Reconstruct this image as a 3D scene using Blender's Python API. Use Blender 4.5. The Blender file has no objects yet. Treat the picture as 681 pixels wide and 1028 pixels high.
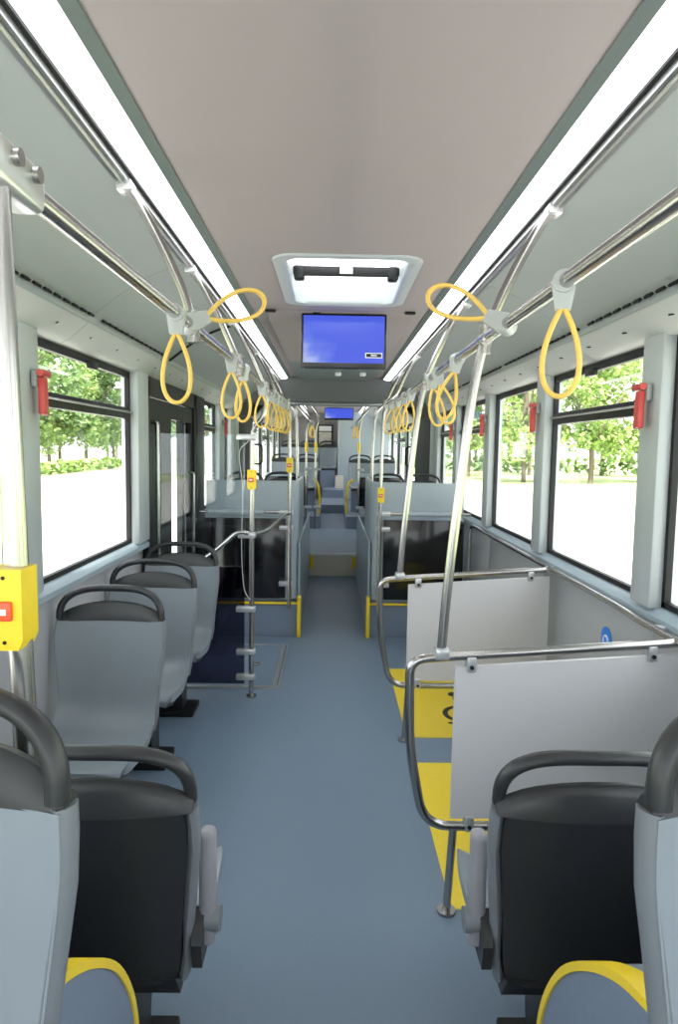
import bpy, bmesh, math, random
from mathutils import Vector, Matrix
random.seed(7)
scene = bpy.context.scene
COL = scene.collection

# ------------------------------------------------------------------ camera
FPX, IW, IH = 680.0, 681.0, 1028.0
ROLL = math.radians(0.9); PITCH = math.radians(5.283); YAW = math.radians(0.712)
CAM = Vector((-0.035, 0.0, 1.55))
fw = Vector((math.sin(YAW)*math.cos(PITCH), math.cos(YAW)*math.cos(PITCH), -math.sin(PITCH)))
rt = Vector((math.cos(YAW), -math.sin(YAW), 0)); up = rt.cross(fw)
ri = rt*math.cos(ROLL) + up*math.sin(ROLL); ui = -rt*math.sin(ROLL) + up*math.cos(ROLL)
cd = bpy.data.cameras.new('camera'); cam = bpy.data.objects.new('camera', cd); COL.objects.link(cam)
cd.sensor_fit = 'HORIZONTAL'; cd.sensor_width = 36.0; cd.lens = FPX/IW*36.0
cd.clip_start = 0.02; cd.clip_end = 500
M4 = Matrix((ri, ui, -fw)).transposed().to_4x4(); M4.translation = CAM
cam.matrix_world = M4
scene.camera = cam

# ------------------------------------------------------------------ world, sun, exposure
w = bpy.data.worlds.new('sky'); scene.world = w; w.use_nodes = True
bg = w.node_tree.nodes['Background']; bg.inputs[0].default_value = (0.93, 0.97, 1.0, 1); bg.inputs[1].default_value = 3.2
sd = bpy.data.lights.new('sun', 'SUN'); sd.energy = 14.0; sd.angle = math.radians(1.5); sd.color = (1, .96, .88)
so = bpy.data.objects.new('sun', sd); COL.objects.link(so)
so.rotation_euler = Vector((0.10, 0.70, -1.0)).to_track_quat('-Z', 'Y').to_euler(); so.location = (0, -10, 20)
vs = scene.view_settings
vs.view_transform = 'Standard'; vs.look = 'None'; vs.gamma = 1.0; vs.use_curve_mapping = False; vs.exposure = 0.2
LIGHT_STRENGTH = 3.6

# ------------------------------------------------------------------ materials
MATS = {}
def mat(name, col, rough=.5, metal=0.0, var=.06, scale=30, bump=0.0, spec=.5, stretch=None, coat=0.0, emit=None):
    m = bpy.data.materials.new(name); m.use_nodes = True; nt = m.node_tree; b = nt.nodes['Principled BSDF']
    tc = nt.nodes.new('ShaderNodeTexCoord'); nz = nt.nodes.new('ShaderNodeTexNoise')
    nz.inputs['Scale'].default_value = scale; nz.inputs['Detail'].default_value = 3
    src = tc.outputs['Object']
    if stretch:
        mp = nt.nodes.new('ShaderNodeMapping'); mp.inputs['Scale'].default_value = stretch
        nt.links.new(src, mp.inputs['Vector']); src = mp.outputs['Vector']
    nt.links.new(src, nz.inputs['Vector'])
    cr = nt.nodes.new('ShaderNodeMix'); cr.data_type = 'RGBA'
    cr.inputs['A'].default_value = (*[c*(1-var) for c in col], 1); cr.inputs['B'].default_value = (*[min(1, c*(1+var)) for c in col], 1)
    nt.links.new(nz.outputs['Fac'], cr.inputs['Factor']); nt.links.new(cr.outputs['Result'], b.inputs['Base Color'])
    b.inputs['Roughness'].default_value = rough; b.inputs['Metallic'].default_value = metal
    b.inputs['Specular IOR Level'].default_value = spec; b.inputs['Coat Weight'].default_value = coat
    if bump:
        bp = nt.nodes.new('ShaderNodeBump'); bp.inputs['Strength'].default_value = bump; bp.inputs['Distance'].default_value = .003
        nt.links.new(nz.outputs['Fac'], bp.inputs['Height']); nt.links.new(bp.outputs['Normal'], b.inputs['Normal'])
    if emit:
        b.inputs['Emission Color'].default_value = (*emit[0], 1); b.inputs['Emission Strength'].default_value = emit[1]
    MATS[name] = m; return m
def glass(name, tint, ior=1.45, rough=0.0, gain=1.0):
    m = bpy.data.materials.new(name); m.use_nodes = True; nt = m.node_tree; nt.nodes.clear()
    o = nt.nodes.new('ShaderNodeOutputMaterial'); mx = nt.nodes.new('ShaderNodeMixShader')
    t = nt.nodes.new('ShaderNodeBsdfTransparent'); g = nt.nodes.new('ShaderNodeBsdfGlossy'); lw = nt.nodes.new('ShaderNodeLayerWeight')
    t.inputs[0].default_value = (*tint, 1); g.inputs['Roughness'].default_value = rough; lw.inputs[0].default_value = .5
    g.inputs[0].default_value = (gain, gain, gain, 1)
    pw = nt.nodes.new('ShaderNodeMath'); pw.operation = 'POWER'; pw.inputs[1].default_value = 5
    ma = nt.nodes.new('ShaderNodeMath'); ma.operation = 'MULTIPLY_ADD'; ma.inputs[1].default_value = .93; ma.inputs[2].default_value = .035
    nt.links.new(lw.outputs['Facing'], pw.inputs[0]); nt.links.new(pw.outputs[0], ma.inputs[0]); nt.links.new(ma.outputs[0], mx.inputs[0]); nt.links.new(t.outputs[0], mx.inputs[1]); nt.links.new(g.outputs[0], mx.inputs[2])
    nt.links.new(mx.outputs[0], o.inputs[0]); MATS[name] = m; return m

mat('floor_vinyl', (.155, .215, .290), .42, var=.10, scale=160, bump=.05)
mat('riser_vinyl', (.17, .215, .29), .5, var=.08, scale=120)
mat('yellow_floor', (.80, .60, .035), .5, var=.08, scale=120)
mat('ceiling_paint', (.29, .262, .258), .55, var=.02, scale=8)
mat('cove_paint', (.33, .365, .36), .30, var=.02, scale=5)
mat('trim_green', (.15, .185, .18), .4, var=.03)
mat('header_paint', (.52, .54, .53), .38, var=.02, scale=6)
mat('wall_grey', (.36, .375, .39), .45, var=.03, scale=12)
mat('sill_blue', (.30, .37, .42), .35, var=.04, scale=20)
mat('pillar_grey', (.40, .44, .45), .4, var=.03, scale=10)
mat('bulkhead_grey', (.33, .39, .43), .28, var=.03, scale=10)
mat('black_rubber', (.010, .011, .012), .5, var=.2, spec=.25)
mat('black_gloss', (.006, .006, .007), .12, var=.1)
mat('black_plastic', (.011, .012, .013), .45, var=.15, spec=.25)
mat('steel', (.44, .43, .42), .25, 1.0, var=.05, scale=60, stretch=(1, 1, .05))
mat('aluminium', (.45, .46, .46), .35, .9, var=.05)
mat('clamp_grey', (.55, .57, .58), .3, .6, var=.05)
mat('seat_face', (.225, .26, .29), .30, var=.05, scale=14)
mat('seat_rim', (.17, .19, .21), .4, var=.05, scale=14)
mat('seat_shell', (.020, .022, .025), .42, var=.12, scale=40)
mat('seat_handle', (.022, .024, .026), .38, var=.08, scale=40)
mat('armrest', (.27, .27, .30), .5, var=.05)
mat('board', (.60, .60, .62), .35, var=.02, scale=6)
mat('yellow_plastic', (.85, .62, .02), .35, var=.05)
mat('yellow_strap', (.80, .54, .12), .5, var=.08, scale=90)
mat('strap_clip', (.42, .45, .46), .35, var=.04)
mat('red_plastic', (.50, .045, .04), .4, var=.08)
mat('red_button', (.75, .10, .03), .35)
mat('grey_plastic', (.30, .32, .33), .4)
mat('white_plastic', (.75, .77, .78), .35)
mat('hatch_plastic', (.40, .44, .46), .35, var=.02)
mat('screen_case', (.008, .009, .016), .25)
mat('gangway_dark', (.10, .11, .115), .55, var=.06)
mat('bellows', (.045, .05, .055), .7, var=.12, scale=60)
mat('rear_wall', (.22, .21, .22), .5, var=.05)
mat('rear_tower', (.34, .40, .46), .4, var=.04)
mat('cream', (.62, .58, .50), .5)
mat('ramp_steel', (.55, .57, .58), .35, .8, var=.06)
mat('blue_sign', (.02, .22, .75), .35)
mat('sign_white', (.85, .87, .9), .4)
mat('symbol_black', (.012, .012, .012), .5)
mat('concrete', (.72, .70, .66), .8, var=.06, scale=2)
mat('grass', (.40, .46, .22), .8, var=.25, scale=1.2)
mat('leaf', (.30, .42, .13), .6, var=.35, scale=.9)
mat('leaf_dark', (.17, .27, .10), .6, var=.35, scale=.9)
mat('bark', (.16, .13, .10), .85, var=.2)
mat('led', (.9, .9, .95), .4, emit=((.95, .97, 1.0), LIGHT_STRENGTH))
mat('outer_skin', (.6, .6, .6), .5)
mat('asphalt_dark', (.13, .13, .13), .6)
mat('poster', (.6, .55, .5), .5, var=.5, scale=8)
glass('pane', (.97, .985, .98)); glass('pane_tint', (.33, .32, .40), gain=.8); glass('pane_door', (.55, .58, .58)); glass('pane_clear', (.93, .96, .96))
glass('pane_dark', (.035, .035, .045))
def milky(name):
    m = bpy.data.materials.new(name); m.use_nodes = True; nt = m.node_tree; nt.nodes.clear()
    o = nt.nodes.new('ShaderNodeOutputMaterial'); t = nt.nodes.new('ShaderNodeBsdfTranslucent'); t.inputs[0].default_value = (.9, .92, .93, 1)
    nt.links.new(t.outputs[0], o.inputs[0]); MATS[name] = m
milky('skylight_milk')
# screen: blue picture with a paler cloudy corner (flat print on a lit screen)
def screen_mat():
    m = bpy.data.materials.new('screen_picture'); m.use_nodes = True; nt = m.node_tree; b = nt.nodes['Principled BSDF']
    tc = nt.nodes.new('ShaderNodeTexCoord'); sx = nt.nodes.new('ShaderNodeSeparateXYZ'); nt.links.new(tc.outputs['Generated'], sx.inputs[0])
    nz = nt.nodes.new('ShaderNodeTexNoise'); nz.inputs['Scale'].default_value = 4; nt.links.new(tc.outputs['Generated'], nz.inputs[0])
    def mth(op, a, bb):
        n = nt.nodes.new('ShaderNodeMath'); n.operation = op
        for i, q in enumerate((a, bb)):
            if isinstance(q, (int, float)): n.inputs[i].default_value = q
            else: nt.links.new(q, n.inputs[i])
        return n.outputs[0]
    s = mth('ADD', mth('MULTIPLY', sx.outputs[0], 1.3), mth('MULTIPLY', sx.outputs[2], .8))
    s = mth('ADD', s, mth('MULTIPLY', mth('SUBTRACT', nz.outputs['Fac'], .5), .7))
    cr = nt.nodes.new('ShaderNodeValToRGB'); nt.links.new(s, cr.inputs[0])
    e = cr.color_ramp.elements; e[0].position = .1; e[0].color = (.45, .55, .95, 1); e[1].position = .75; e[1].color = (.065, .12, .86, 1)
    q = cr.color_ramp.elements.new(.4); q.color = (.14, .22, .90, 1)
    nt.links.new(cr.outputs[0], b.inputs['Emission Color']); b.inputs['Emission Strength'].default_value = .75
    b.inputs['Base Color'].default_value = (.01, .01, .02, 1); b.inputs['Roughness'].default_value = .2
    MATS['screen_picture'] = m
screen_mat()

# ------------------------------------------------------------------ mesh helpers
class MB:
    def __init__(s): s.v = []; s.f = []
    def add(s, vs, fs):
        o = len(s.v); s.v += [tuple(p) for p in vs]; s.f += [tuple(i+o for i in f) for f in fs]; return s
    def box(s, x0, x1, y0, y1, z0, z1):
        return s.add([(x, y, z) for z in (z0, z1) for y in (y0, y1) for x in (x0, x1)],
                     [(0, 2, 3, 1), (4, 5, 7, 6), (0, 1, 5, 4), (2, 6, 7, 3), (0, 4, 6, 2), (1, 3, 7, 5)])
    def rbox(s, x0, x1, y0, y1, z0, z1, r=.01, seg=2):
        bm = bmesh.new(); bmesh.ops.create_cube(bm, size=1)
        for v in bm.verts: v.co = Vector(((x0+x1)/2+v.co.x*(x1-x0), (y0+y1)/2+v.co.y*(y1-y0), (z0+z1)/2+v.co.z*(z1-z0)))
        bmesh.ops.bevel(bm, geom=bm.edges[:], offset=r, segments=seg, affect='EDGES', profile=.5)
        bm.verts.index_update(); s.add([v.co for v in bm.verts], [[v.index for v in f.verts] for f in bm.faces]); bm.free(); return s
    def tube(s, path, r, n=10, closed=False, ry=None, ref=None):
        P = [Vector(p) for p in path]; N = len(P); ry = ry or r
        T = []
        for i in range(N):
            a = P[(i-1) % N] if (closed or i > 0) else P[i]; b = P[(i+1) % N] if (closed or i < N-1) else P[i]
            T.append((b-a).normalized())
        if ref is not None:
            U = [(Vector(ref)-T[i]*T[i].dot(Vector(ref))).normalized() for i in range(N)]
        else:
            t = T[0]; u = Vector((0, 0, 1)) if abs(t.z) < .9 else Vector((1, 0, 0)); u = (u-t*t.dot(u)).normalized(); U = [u]
            for i in range(1, N):
                u = U[-1]-T[i]*T[i].dot(U[-1]); U.append(u.normalized())
        vs = []
        for i in range(N):
            W = T[i].cross(U[i])
            for k in range(n):
                a = 2*math.pi*k/n; vs.append(P[i]+U[i]*(r*math.cos(a))+W*(ry*math.sin(a)))
        fs = []
        for i in range(N if closed else N-1):
            j = (i+1) % N
            for k in range(n):
                q = (k+1) % n; fs.append((i*n+k, i*n+q, j*n+q, j*n+k))
        if not closed: fs += [tuple(range(n))[::-1], tuple((N-1)*n+k for k in range(n))]
        return s.add(vs, fs)
    def prism(s, prof, a0, a1, axis='y'):
        n = len(prof)
        def pt(p, a): return (p[0], a, p[1]) if axis == 'y' else ((a, p[0], p[1]) if axis == 'x' else (p[0], p[1], a))
        vs = [pt(p, a0) for p in prof]+[pt(p, a1) for p in prof]
        return s.add(vs, [tuple(range(n)), tuple(range(2*n-1, n-1, -1))]+[(i, n+i, n+(i+1) % n, (i+1) % n) for i in range(n)])
    def loft(s, rings, cap=True):
        n = len(rings[0]); vs = [p for r in rings for p in r]; fs = []
        for i in range(len(rings)-1):
            for k in range(n):
                q = (k+1) % n; fs.append((i*n+k, i*n+q, (i+1)*n+q, (i+1)*n+k))
        if cap: fs += [tuple(range(n))[::-1], tuple((len(rings)-1)*n+k for k in range(n))]
        return s.add(vs, fs)
    def cyl(s, a, b, r, n=12): return s.tube([a, b], r, n)
    def quad(s, a, b, c, d): return s.add([a, b, c, d], [(0, 1, 2, 3)])
    def mesh(s, name, m, ang=38):
        me = bpy.data.meshes.new(name); bm = bmesh.new()
        V = [bm.verts.new(p) for p in s.v]
        for f in s.f:
            try: bm.faces.new([V[i] for i in f])
            except ValueError: pass
        bmesh.ops.recalc_face_normals(bm, faces=bm.faces[:])
        for f in bm.faces: f.smooth = True
        la = math.radians(ang)
        for e in bm.edges:
            if len(e.link_faces) == 2 and e.calc_face_angle(0) > la: e.smooth = False
        bm.to_mesh(me); bm.free(); me.materials.append(MATS[m]); return me
    def build(s, name, m, parent=None, ang=38):
        o = bpy.data.objects.new(name, s.mesh(name, m, ang)); COL.objects.link(o)
        if parent is not None: o.parent = parent
        return o
def link_mesh(name, me, parent=None, loc=(0, 0, 0), rot=(0, 0, 0)):
    o = bpy.data.objects.new(name, me); COL.objects.link(o); o.location = loc; o.rotation_euler = rot
    if parent is not None: o.parent = parent
    return o
def tag(o, label, cat=None, group=None, kind=None):
    o['label'] = label
    if cat: o['category'] = cat
    if group: o['group'] = group
    if kind: o['kind'] = kind
    return o
def empty(name, loc=(0, 0, 0), rz=0):
    o = bpy.data.objects.new(name, None); COL.objects.link(o); o.location = loc; o.rotation_euler = (0, 0, rz); o.empty_display_size = .1; return o
def kids(o): return [c for c in bpy.data.objects if c.parent is o]
def copy_tree(o, parent=None, loc=None, rz=None):
    c = o.copy(); COL.objects.link(c); c.parent = parent
    if loc is not None: c.location = loc
    if rz is not None: c.rotation_euler = (0, 0, rz)
    for ch in kids(o): copy_tree(ch, c)
    return c
def crom(pts, n=8, closed=False):
    P = [Vector(p) for p in pts]; N = len(P); out = []
    for i in range(N if closed else N-1):
        g = lambda k: P[k % N] if closed else P[max(0, min(N-1, k))]
        a, b, c, d = g(i-1), g(i), g(i+1), g(i+2)
        for k in range(n):
            t = k/n; out.append(.5*((2*b)+(c-a)*t+(2*a-5*b+4*c-d)*t*t+(3*b-a-3*c+d)*t**3))
    if not closed: out.append(P[-1])
    return out
def fillet(pts, r, n=6):
    P = [Vector(p) for p in pts]; out = [P[0]]
    for i in range(1, len(P)-1):
        a, b, c = P[i-1], P[i], P[i+1]; d1 = (a-b); d2 = (c-b); q = min(r, d1.length*.49, d2.length*.49)
        s, e = b+d1.normalized()*q, b+d2.normalized()*q
        for k in range(n+1):
            t = k/n; out.append((1-t)**2*s+2*t*(1-t)*b+t*t*e)
    return out+[P[-1]]

# ------------------------------------------------------------------ floor
Y0, Y1 = -2.2, 7.7            # front section
GY0, GY1 = 7.7, 9.5           # gangway
RY1 = 15.2                    # rear section end
ZS = 0.28                     # platform height
WX = 1.2
fl = tag(empty('floor'), 'blue-grey vinyl bus floor with raised platforms and a step', 'floor', kind='structure')
MB().box(-WX, WX, Y0, 5.5, -.06, 0).build('floor_covering', 'floor_vinyl', fl)
MB().box(-.285, .285, 5.5, 8.22, -.06, 0).build('aisle_floor', 'floor_vinyl', fl)
for s in (-1, 1):
    a, b = sorted((s*.29, s*WX))
    MB().box(a, b, 5.52, GY1, -.06, ZS).build('podium', 'riser_vinyl', fl)
    a, b = sorted((s*.29, s*1.12))
    MB().rbox(a, b, 5.502, 5.53, ZS-.012, ZS+.006, .004).build('podium_nosing', 'yellow_plastic', fl)
    # rear section platforms
    a, b = sorted((s*.215, s*WX))
    MB().box(a, b, 10.8, RY1, .2, .485).build('rear_podium', 'riser_vinyl', fl)
    MB().box(a, b, 10.785, 10.82, .475, .492).build('rear_nosing', 'ramp_steel', fl)
MB().box(-.285, .285, 8.22, 8.30, -.06, ZS-.02).build('step_riser', 'cream', fl)
MB().box(-.285, .285, 8.205, 8.25, ZS-.03, ZS+.004).build('step_nosing', 'ramp_steel', fl)
for s in (-1, 1): MB().box(min(s*.235, s*.275), max(s*.235, s*.275), 8.198, 8.22, .10, ZS-.03).build('step_marker', 'yellow_plastic', fl)
MB().box(-.29, .29, 8.30, 10.8, -.06, ZS).build('gangway_floor', 'floor_vinyl', fl)
MB().box(-WX, -.29, GY1, 10.8, -.06, ZS).build('rear_platform', 'floor_vinyl', fl)
MB().box(.29, WX, GY1, 10.8, -.06, ZS).build('rear_platform', 'floor_vinyl', fl)
MB().prism([(10.8, .2), (10.8, ZS), (12.2, .40), (12.2, .55), (13.3, .60), (13.3, .75), (RY1, .75), (RY1, .2)], -.21, .21, 'x').build('rear_aisle', 'riser_vinyl', fl)
# yellow wheelchair bay markings
for (a, b) in ((2.16, 3.24), (3.54, 4.69)):
    MB().box(.395, 1.14, a, b, 0, .003).build('yellow_marking', 'yellow_floor', fl)
def ring_pts(cx, cy, r0, r1, a0, a1, n=24):
    o = [(cx+r1*math.cos(a0+(a1-a0)*k/n), cy+r1*math.sin(a0+(a1-a0)*k/n)) for k in range(n+1)]
    i = [(cx+r0*math.cos(a0+(a1-a0)*k/n), cy+r0*math.sin(a0+(a1-a0)*k/n)) for k in range(n+1)]
    return o, i
def ring_mesh(mb, cx, cy, r0, r1, a0, a1, z0, z1, n=24):
    o, i = ring_pts(cx, cy, r0, r1, a0, a1, n)
    for k in range(n):
        mb.prism([o[k], o[k+1], i[k+1], i[k]], z0, z1, 'z')
# wheelchair pictogram painted on the far marking
wc = MB()
ring_mesh(wc, .78, 3.87, .105, .135, math.radians(60), math.radians(330), .003, .0045)
wc.prism([(0.740, 3.920), (0.770, 3.920), (0.780, 4.140), (0.750, 4.140)], .003, .0045, 'z')
wc.prism([(0.750, 3.980), (0.900, 3.970), (0.900, 4.000), (0.750, 4.010)], .003, .0045, 'z')
wc.prism([(0.880, 3.980), (0.910, 3.980), (0.980, 3.780), (0.950, 3.780)], .003, .0045, 'z')
wc.prism([(0.650, 3.730), (0.725, 3.705), (0.740, 3.725), (0.665, 3.750)], .003, .0045, 'z')
ring_mesh(wc, .77, 4.19, 0.0, .04, 0, 2*math.pi, .003, .0045)
tag(wc.build('wheelchair_pictogram', 'symbol_black', fl), 'black wheelchair pictogram')
# ramp set into the floor by the door
rp = tag(empty('wheelchair_ramp', (-.76, 4.76, 0)), 'flush floor ramp plate with bright steel edges by the door', 'ramp')
for (n_, a) in (('ramp_plate', (-.38, .36, -.46, .46, 0, .004)), ('edge_strip', (-.40, .41, -.50, -.46, 0, .010)), ('edge_strip', (-.40, .41, .46, .485, 0, .008)),
                ('edge_strip', (.36, .385, -.46, .46, 0, .008)), ('edge_strip', (.395, .41, -.46, .46, 0, .008))):
    MB().box(*a).build(n_, 'floor_vinyl' if n_ == 'ramp_plate' else 'ramp_steel', rp)
MB().tube([(.20+.035*math.cos(t*.524), -.03+.03*math.sin(t*.524), .012) for t in range(12)], .005, 6, closed=True).build('pull_ring', 'steel', rp)

# ------------------------------------------------------------------ roof, ceiling, coves
HX0, HX1, HY0, HY1 = -.245, .290, 2.925, 3.80     # hatch opening
ce = tag(empty('ceiling'), 'mauve-grey flat bus ceiling panel above the aisle', 'ceiling', kind='structure')
def ceil_piece(name, x0, x1, y0, y1, m='ceiling_paint', z=2.35, t=.02): return MB().box(x0, x1, y0, y1, z, z+t).build(name, m, ce)
ceil_piece('ceiling_panel', -.505, .515, Y0, HY0); ceil_piece('ceiling_panel', -.505, HX0, HY0, HY1); ceil_piece('ceiling_panel', HX1, .515, HY0, HY1)
ceil_piece('ceiling_panel', -.505, .515, HY1, Y1)
# dropped service panel behind the screen
sp = MB(); sp.prism([(4.02, 2.349), (4.10, 2.335), (4.14, 2.315), (6.05, 2.315), (6.05, 2.349)], -.42, .43, 'x'); sp.build('service_panel', 'ceiling_paint', ce)
MB().box(-.42, .43, 6.06, 7.68, 2.322, 2.349).build('service_panel', 'trim_green', ce)
for x in (-.40, .41): MB().rbox(x-.03, x+.03, 4.0, 4.03, 2.335, 2.349, .004).build('hinge', 'black_plastic', ce)
for x in (.02, .27): MB().rbox(x-.03, x+.03, 6.9, 6.98, 2.29, 2.322, .008).build('ceiling_lamp', 'white_plastic', ce)
# rear section ceiling
MB().box(-.51, .52, GY1, RY1, 2.35, 2.37).build('rear_ceiling_panel', 'ceiling_paint', ce)
# outer roof skin (closed above the lining, open at the hatch)
rs = MB()
for (a, b, c, d) in ((-1.25, 1.25, Y0, HY0), (-1.25, HX0, HY0, HY1), (HX1, 1.25, HY0, HY1), (-1.25, 1.25, HY1, RY1)): rs.box(a, b, c, d, 2.47, 2.50)
rs.build('roof_skin', 'outer_skin', ce)

def cove_prof(s, x0=.65, x1=1.03):
    # from the aluminium rail to the vent line, gently concave
    c = [(.650, 2.292), (.74, 2.262), (.84, 2.215), (.94, 2.145), (1.03, 2.075)]
    pts = crom([(x, 0, z) for x, z in c], 5)
    inner = [(s*p.x, p.z) for p in pts]; outer = [(s*(p.x+.008), p.z+.012) for p in pts][::-1]
    return inner+outer
def header_prof(s):
    c = [(1.032, 2.062), (1.06, 2.035), (1.12, 1.985), (1.155, 1.968), (1.2, 1.965), (1.2, 1.985), (1.16, 1.99), (1.13, 2.002), (1.07, 2.05), (1.042, 2.074)]
    return [(s*x, z) for x, z in c]
slot_me = None
for s, nm in ((-1, 'trim_1'), (1, 'trim_2')):
    side = 'left' if s < 0 else 'right'
    tr = tag(empty(nm), 'grey-green ceiling cove with a row of dark vent slots along the %s side' % side, 'ceiling trim', kind='structure')
    for (ya, yb) in ((Y0, Y1), (GY1, RY1)):
        MB().prism([(s*.505, 2.352), (s*.505, 2.345), (s*.53, 2.328), (s*.53, 2.352)], ya, yb).build('edge_trim', 'trim_green', tr)
        MB().prism([(s*.60, 2.36), (s*.61, 2.312), (s*.622, 2.312), (s*.622, 2.36)], ya, yb).build('dark_gap', 'black_plastic', tr)
        MB().prism([(s*.622, 2.330), (s*.622, 2.296), (s*.628, 2.293), (s*.634, 2.300), (s*.640, 2.290), (s*.650, 2.287), (s*.654, 2.295), (s*.654, 2.330)], ya, yb).build('mounting_rail', 'aluminium', tr)
    seams = [Y0, -.3, 1.05, 2.85, 4.18, 5.6, Y1] if s < 0 else [Y0, -.3, 1.05, 3.1, 4.4, 5.8, Y1]
    for a, b in zip(seams[:-1], seams[1:]):
        MB().prism(cove_prof(s), a+.002, b-.002).build('cove_panel', 'cove_paint', tr)
        MB().prism(header_prof(s), a+.002, b-.002).build('header_panel', 'header_paint', tr)
    for a, b in ((GY1, 11.5), (11.5, 13.3), (13.3, RY1)):
        MB().prism(cove_prof(s), a+.002, b-.002).build('cove_panel', 'cove_paint', tr)
        MB().prism(header_prof(s), a+.002, b-.002).build('header_panel', 'header_paint', tr)
    MB().prism([(s*1.025, 2.085), (s*1.036, 2.085), (s*1.036, 2.05), (s*1.03, 2.055)], Y0, Y1).build('vent_line', 'cove_paint', tr)
    # dark arched seam at the door bay
    if s < 0:
        pts = [(s*(x-.004), 4.18, z-.004) for x, z in ((.660, 2.285), (.74, 2.258), (.84, 2.211), (.94, 2.141), (1.03, 2.071))]
        MB().tube(crom(pts, 5), .007, 6).build('seam_gasket', 'black_rubber', tr)
    sl = MB().box(-.005, .005, -.024, .024, -.009, .009).mesh('vent_slot', 'black_rubber')
    y = 1.3; k = 0
    yend = 4.15 if s < 0 else 6.2
    while y < yend:
        if k % 16 not in (3,):
            link_mesh('vent_slot', sl, tr, (s*1.018, y, 2.080), (0, s*.85, 0))
        y += .084; k += 1
    lt = MB().box(-.003, .003, -.012, .012, -.0015, .0015).mesh('latch', 'black_plastic')
    for k in range(16): link_mesh('latch', lt, tr, (s*1.085, 1.2+k*.36, 2.012), (0, s*.7, .5))
    # LED light strips: lamps of the bus
for s, side in ((-1, 'left'), (1, 'right')):
    for (ya, yb, wh) in ((-2.0, 7.6, 'front half of the bus'), (9.7, 14.6, 'rear half beyond the gangway')):
        st = tag(empty('light_strip', (0, ya, 2.33)), 'long white LED ceiling light strip on the %s, %s' % (side, wh), 'light', 'ceiling light strips')
        MB().prism([(s*.53, 0), (s*.535, -.008), (s*.575, -.016), (s*.605, -.016), (s*.61, -.004), (s*.60, .004)], 0, yb-ya).build('diffuser', 'led', st)
        MB().prism([(s*.53, -.002), (s*.53, .018), (s*.612, .018), (s*.612, -.004), (s*.606, .002)], 0, yb-ya).build('channel', 'aluminium', st)

# ------------------------------------------------------------------ walls, pillars, windows
PIL = [1.11, 2.42, 3.74, 5.05, 6.36, 7.5]
RP = [9.5, 10.95, 12.3, 13.65, 15.0]
GX = 1.19
def wall_side(s, side):
    wl = tag(empty('wall_'+side), 'grey lower wall panels and window pillars along the %s side of the bus' % side, 'wall', kind='structure')
    seg = ([(-2.2, -.2), (-.2, 1.11), (1.11, 2.46), (2.46, 3.78), (3.78, 5.09), (5.09, 6.40), (6.40, 7.7)] if s > 0 else
           [(-2.2, -.2), (-.2, 1.11), (1.11, 2.46), (2.46, 3.4), (3.4, 4.10), (5.55, 6.40), (6.40, 7.7)])
    seg += [(9.5, 11), (11, 13), (13, RY1)]
    for a, b in seg:
        x0, x1 = sorted((s*1.175, s*1.20)); MB().rbox(x0, x1, a+.002, b-.002, -.02, .955, .004).build('wall_panel', 'wall_grey', wl)
        MB().prism([(s*1.135, .945), (s*1.135, .968), (s*1.165, .992), (s*1.2, .996), (s*1.2, .945)], a, b).build('sill_ledge', 'sill_blue', wl)
        x0, x1 = sorted((s*1.2, s*1.25)); MB().box(x0, x1, a, b, -.3, .98).build('outer_panel', 'outer_skin', wl)
    x0, x1 = sorted((s*1.2, s*1.25))
    MB().box(x0, x1, Y0, Y1, 1.96, 2.5).build('outer_header', 'outer_skin', wl); MB().box(x0, x1, GY1, RY1, 1.96, 2.5).build('outer_header', 'outer_skin', wl)
    pl = [(p, p+.16) for p in [-.2]+PIL] + [(p, p+.18) for p in RP]
    if s < 0: pl = [(p, p+.16) for p in (-.2, 1.11, 2.42)]+[(3.88, 4.10), (6.68, 6.98), (7.42, 7.68)]+[(p, p+.18) for p in RP]
    for a, b in pl:
        x0, x1 = sorted((s*(1.13 if a < 9 else 1.165), s*1.23)); MB().rbox(x0, x1, a, b, .985, 1.985, .012).build('pillar', 'pillar_grey', wl)
    return wl
wR = wall_side(1, 'right'); wL = wall_side(-1, 'left')
wn = [0]
def window(s, ya, yb, transom, label, z0=.995, z1=1.965):
    wn[0] += 1
    w_ = tag(empty('window_%d' % wn[0], (s*GX, (ya+yb)/2, z0)), label, 'window', kind='structure')
    h = (yb-ya)/2; H = z1-z0; t = .022
    fr = MB()
    fr.box(-.012, .012, -h, h, 0, t); fr.box(-.012, .012, -h, h, H-.035, H); fr.box(-.012, .012, -h, -h+t, 0, H); fr.box(-.012, .012, h-t, h, 0, H)
    fr.build('frame', 'black_rubber', w_)
    if transom:
        zt = 1.735-z0
        MB().rbox(-.018, .018, -h+.01, h-.01, zt-.034, zt+.028, .005).build('transom', 'black_plastic', w_)
        MB().rbox(-s*.03-.008, -s*.03+.008, -h+.03, h-.03, zt-.003, zt+.005, .002).build('transom_rail', 'aluminium', w_)
        MB().quad((0, -h, 0), (0, h, 0), (0, h, zt), (0, -h, zt)).build('pane', 'pane', w_)
        MB().quad((0, -h, zt), (0, h, zt), (0, h, H), (0, -h, H)).build('pane', 'pane', w_)
        MB().rbox(-s*.03-.012, -s*.03+.012, -.05, .05, H-.06, H-.025, .004).build('latch', 'black_plastic', w_)
    else:
        MB().quad((0, -h, 0), (0, h, 0), (0, h, H), (0, -h, H)).build('pane', 'pane', w_)
g = .16
window(1, -.04, 1.11, False, 'right side window nearest the camera, mostly out of frame')
window(1, 1.27, 2.42, False, 'right side window at the right edge, before the first red hammer')
window(1, 2.58, 3.74, True, 'right side window with hopper bar beside the near wheelchair board')
window(1, 3.90, 5.05, False, 'right side full-height window between the two middle red hammers')
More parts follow.
